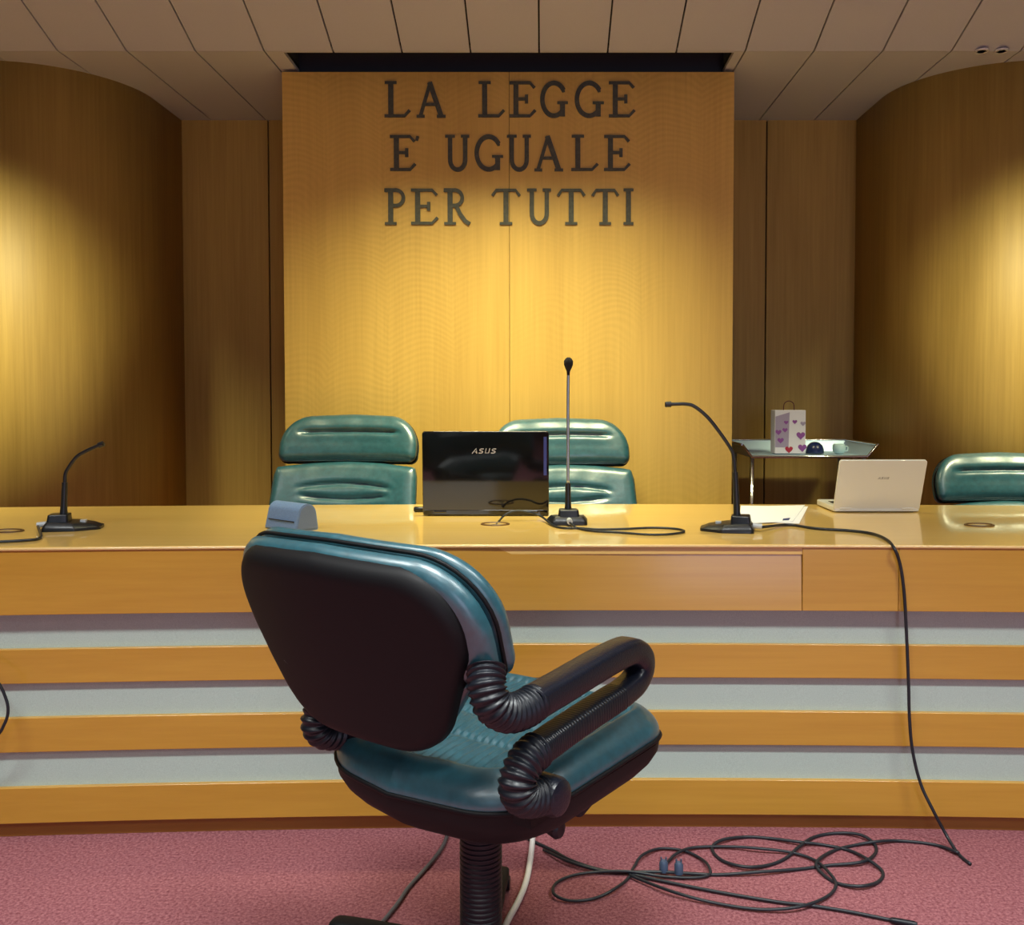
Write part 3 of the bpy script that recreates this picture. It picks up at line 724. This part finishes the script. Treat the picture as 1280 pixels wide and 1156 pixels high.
# papers
pc = PZ(965, 646, HD)
def pz(px, py): q = PZ(px, py, HD)-pc; return (q.x, q.y)
root = empty('paper_stack', pc); tag(root, 'loose white papers on the bench behind the right microphone', 'paper')
for k, poly in enumerate(([(926,632.5),(1010,633.5),(999,655),(924,652)], [(934,634),(1006,632.5),(991,653),(928,655.5)])):
    zz = .0008+.0016*k
    MB().prism([pz(*p) for p in poly], zz, zz+.0012).build('sheet', M['paper'], root)
MB().prism([pz(*p) for p in ((979,649.5),(988,648.5),(986,651.5),(978,652))], .0036, .0038).build('printed_mark', M['ink'], root)

# blue-grey case behind the near chair
cpos = PZ(365, 661, HD); root = empty('glasses_case', cpos, R(-38)); tag(root, 'blue-grey rounded glasses case on the bench behind the swivel chair', 'case')
prof2 = rounded([(-.042,0,.006),(.042,0,.006),(.030,.080,.034),(-.022,.080,.030)], 8)
n = len(prof2)
mb = MB(); mb.prism(prof2, -.075, .07, lambda a, z, h: (h, a, z)); o = mb.build('body', M['case'], root, True, sharp=40); bevel(o, .004, 3)
o = MB().prism([(a*.86, .006+z*.86) for a, z in prof2], .0702, .072, lambda a, z, h: (h, a, z)).build('end_panel', M['caseend'], root); o['label'] = 'flat end panel'
MB().tube([(-.06,-.0385,.030),(.06,-.0385,.030)], .0016, 6).build('lid_seam', M['rubber'], root)

# small black adaptor at the laptop's left foot
q = PZ(524, 637, HD+.008); root = MB().tube([Vector((-.018,0,0)), Vector((-.014,0,0)), Vector((.012,0,0)), Vector((.018,0,0))], lambda t: .009 if .2<t<.8 else .006, 12).build('power_plug', M['rubber'], None, True, sharp=40)
root.location = (q.x, q.y, HD+.0095); tag(root, 'small black power plug at the left corner of the black laptop', 'plug')

# ------------------------------------------------------------------ serving trolley in the right recess
YF, YB = 4.10, 4.50; zt = P(1010, 571, YF).z
xl, xr = P(940, 571, YF).x, P(1084, 571, YF).x
root = empty('serving_trolley', ((xl+xr)/2, (YF+YB)/2, 0)); tag(root, 'chrome trolley with a flared tray top in the dark recess', 'trolley')
hw, hd2 = (xr-xl)/2, .2
mb = MB(); fl_ = .045; fh = .055
pb = [(-hw,-hd2,zt),(hw,-hd2,zt),(hw,hd2,zt),(-hw,hd2,zt)]; pt = [(-hw-fl_,-hd2-.005,zt+fh),(hw+fl_,-hd2-.005,zt+fh),(hw+fl_,hd2+.03,zt+fh),(-hw-fl_,hd2+.03,zt+fh)]
mb.add(pb+pt, [(0,1,2,3),(1,5,6,2),(2,6,7,3),(3,7,4,0)])
o = mb.build('tray', M['tray'], root); so_ = o.modifiers.new('solid','SOLIDIFY'); so_.thickness = .004
mb = MB(); r_ = .0065
mb.tube([pt[0],pb[0],pb[1],pt[1]], r_, 8); mb.tube([pt[1],pt[2],pt[3],pt[0]], r_*.8, 8)
mb.build('tray_rim', M['chrome'], root, True, sharp=50)
for sx_ in (-1,1):
    for sy in (-1,1): MB().tube([(sx_*(hw-.004),sy*(hd2-.02),.07),(sx_*(hw-.004),sy*(hd2-.02),zt)], .010, 12).build('leg', M['chrome'], root, True)
MB().box(-hw+.01,hw-.01,-hd2+.02,hd2-.02,.45,.465).build('lower_shelf', M['shell'], root)
for sx_ in (-1,1):
    for sy in (-1,1): MB().tube([(sx_*(hw-.004)-.01,sy*(hd2-.02),.035),(sx_*(hw-.004)+.01,sy*(hd2-.02),.035)], .035, 16).tube([(sx_*(hw-.004),sy*(hd2-.02),.03),(sx_*(hw-.004),sy*(hd2-.02),.08)], .006, 8).build('castor', M['rubber'], root, True, sharp=40)
# gift bag with hearts
YG = 4.25; zt2 = zt+.004
g0, g1 = P(968.5, 556, YG).x, P(1007, 556, YG).x; gh = P(990, 512.5, YG).z-zt2; gw = g1-g0
root = empty('gift_bag', ((g0+g1)/2, YG, zt2)); tag(root, 'white gift bag printed with purple and red hearts on the trolley', 'bag')
mb = MB(); mb.box(-gw/2, gw/2, 0, .08, 0, gh); o = mb.build('bag_body', M['bagwhite'], root); bevel(o, .003, 2)
def heart(cx, cz, s):
    out = []
    for k in range(28):
        t = 2*PI*k/28; out.append((cx+s*16*math.sin(t)**3/16, cz+s*(13*math.cos(t)-5*math.cos(2*t)-2*math.cos(3*t)-math.cos(4*t))/16))
    return out
mb = MB()
mb.prism([(-gw/2+.002,.03),(-.008,.03),(-.004,gh-.01),(-gw/2+.002,gh-.03)], 0, -.0008, lambda x,z,h:(x,h,z), 2)
for cx, cz, s, mi in ((.048,.085,.020,0),(-.055,.10,.014,0),(-.02,.145,.010,0),(.02,.148,.011,0),(.056,.028,.020,0),(-.045,.062,.015,0),(-.006,.020,.018,1),(-.058,.138,.012,2),(.058,.14,.012,2),(-.025,.11,.012,0)):
    mb.prism(heart(cx, cz, s), -.0008-.0002*mi, -.0016, lambda x,z,h:(x,h,z), mi)
mb.build('printed_hearts', [M['purple'], M['red'], M['greyviolet']], root)
mb = MB(); mb.tube(smooth_path([(-.03,.01,gh-.002),(-.026,.01,gh+.03),(-.005,.01,gh+.042),(.016,.01,gh+.03),(.02,.01,gh-.002)],6), .0022, 8)
mb.build('bag_handle', simple('maroon_cord', (.10,.015,.02), .7), root, True)
c = P(1021, 556, YG); rr = P(1032,556,YG).x-c.x
root = empty('navy_bowl', (c.x, YG+.03, zt2)); tag(root, 'navy blue rounded bowl turned down beside the gift bag', 'bowl')
MB().lathe([(rr,0),(rr*1.02,.008),(rr*.97,.022),(rr*.82,.037),(rr*.55,.048),(rr*.25,.053),(.002,.054)], 28).build('bowl_body', M['navy'], root, True)
c = P(1050.5, 556, YG); rr = P(1058.5,556,YG).x-c.x
root = empty('small_cup', (c.x, YG+.02, zt2)); tag(root, 'small pale blue and white cup at the right of the tray', 'cup')
MB().lathe([(rr*.6,0),(rr*.9,.008),(rr,.022),(rr*.96,.036),(rr*.8,.045),(rr*.7,.045),(rr*.85,.034),(rr*.85,.02),(rr*.5,.01)], 24).build('cup_body', M['paleblue'], root, True)
MB().tube(smooth_path([(rr*.9,0,.034),(rr*1.35,0,.030),(rr*1.3,0,.014),(rr*.85,0,.012)],5), .003, 8).build('cup_handle', M['paleblue'], root, True)

# recessed spotlight at the ceiling break, right
c = P(1241, 69, 3.76)
root = empty('ceiling_spotlight', (c.x, 3.77, CEIL-.001)); tag(root, 'small white recessed spotlight pair in the ceiling at the upper right', 'lamp')
for s in (-.04, .04): MB().lathe([(.026,-.006),(.026,0),(.018,0),(.018,-.006)], 20, (s,0,0)).build('spot_ring', M['white'], root, True, sharp=40)

# ------------------------------------------------------------------ light
def area(name, loc, sx, sy, power, col, spread=110, rot=(0,0,0)):
    l = bpy.data.lights.new(name, 'AREA'); l.shape = 'RECTANGLE'; l.size = sx; l.size_y = sy; l.energy = power; l.color = col; l.spread = R(spread)
    o = bpy.data.objects.new(name, l); o.location = loc; o.rotation_euler = rot; C.objects.link(o); return o
warm = (1.0, .96, .58); neutral = (.95, 1.0, .98)
UC = slopez(YT)-.02
for i, (x, y) in enumerate(((-1.7,1.0),(0,1.0),(1.7,1.0),(-1.7,-.8),(0,-.8),(1.7,-.8))):
    area('room_lamp', (x, y, UC), .9, .25, 31, neutral, 112)
area('bench_lamp', (-.15, 2.92, 2.82), 1.1, .10, 24, warm, 76, (R(18),0,0))
area('bench_lamp', (-2.62, 2.76, 2.86), .7, .10, 20, warm, 70, (R(24),0,0))
area('bench_lamp', (2.38, 2.76, 2.86), .7, .10, 20, warm, 70, (R(24),0,0))
area('added_sheen_light', (1.7, -3.5, 1.07), 1.4, 2.1, 26, (.72,.74,1.0), 150, (R(90),0,0))  # unseen cool light added to give the bench front its lavender sheen
area('window_daylight', (-1.4, -3.5, 1.9), 1.8, 1.0, 10, (.62,.80,1.0), 180, (R(90),0,0))
w = bpy.data.worlds.new('world'); bpy.context.scene.world = w; w.use_nodes = True
w.node_tree.nodes['Background'].inputs[0].default_value = (.5,.5,.5,1); w.node_tree.nodes['Background'].inputs[1].default_value = .05

# ------------------------------------------------------------------ camera
cd_ = bpy.data.cameras.new('camera'); cam = bpy.data.objects.new('camera', cd_); C.objects.link(cam)
cam.location = (0,0,CAMZ); cam.rotation_euler = (PI/2-PITCH, 0, 0)
cd_.sensor_width = 36; cd_.sensor_fit = 'HORIZONTAL'; cd_.lens = 36*F/1280
cd_.shift_x = -(PX-640)/1280; cd_.shift_y = (PY-578)/1280; cd_.clip_start = .05
sc = bpy.context.scene; sc.camera = cam
sc.view_settings.view_transform = 'Standard'; sc.view_settings.look = 'None'; sc.view_settings.gamma = 1; sc.view_settings.exposure = 0.0
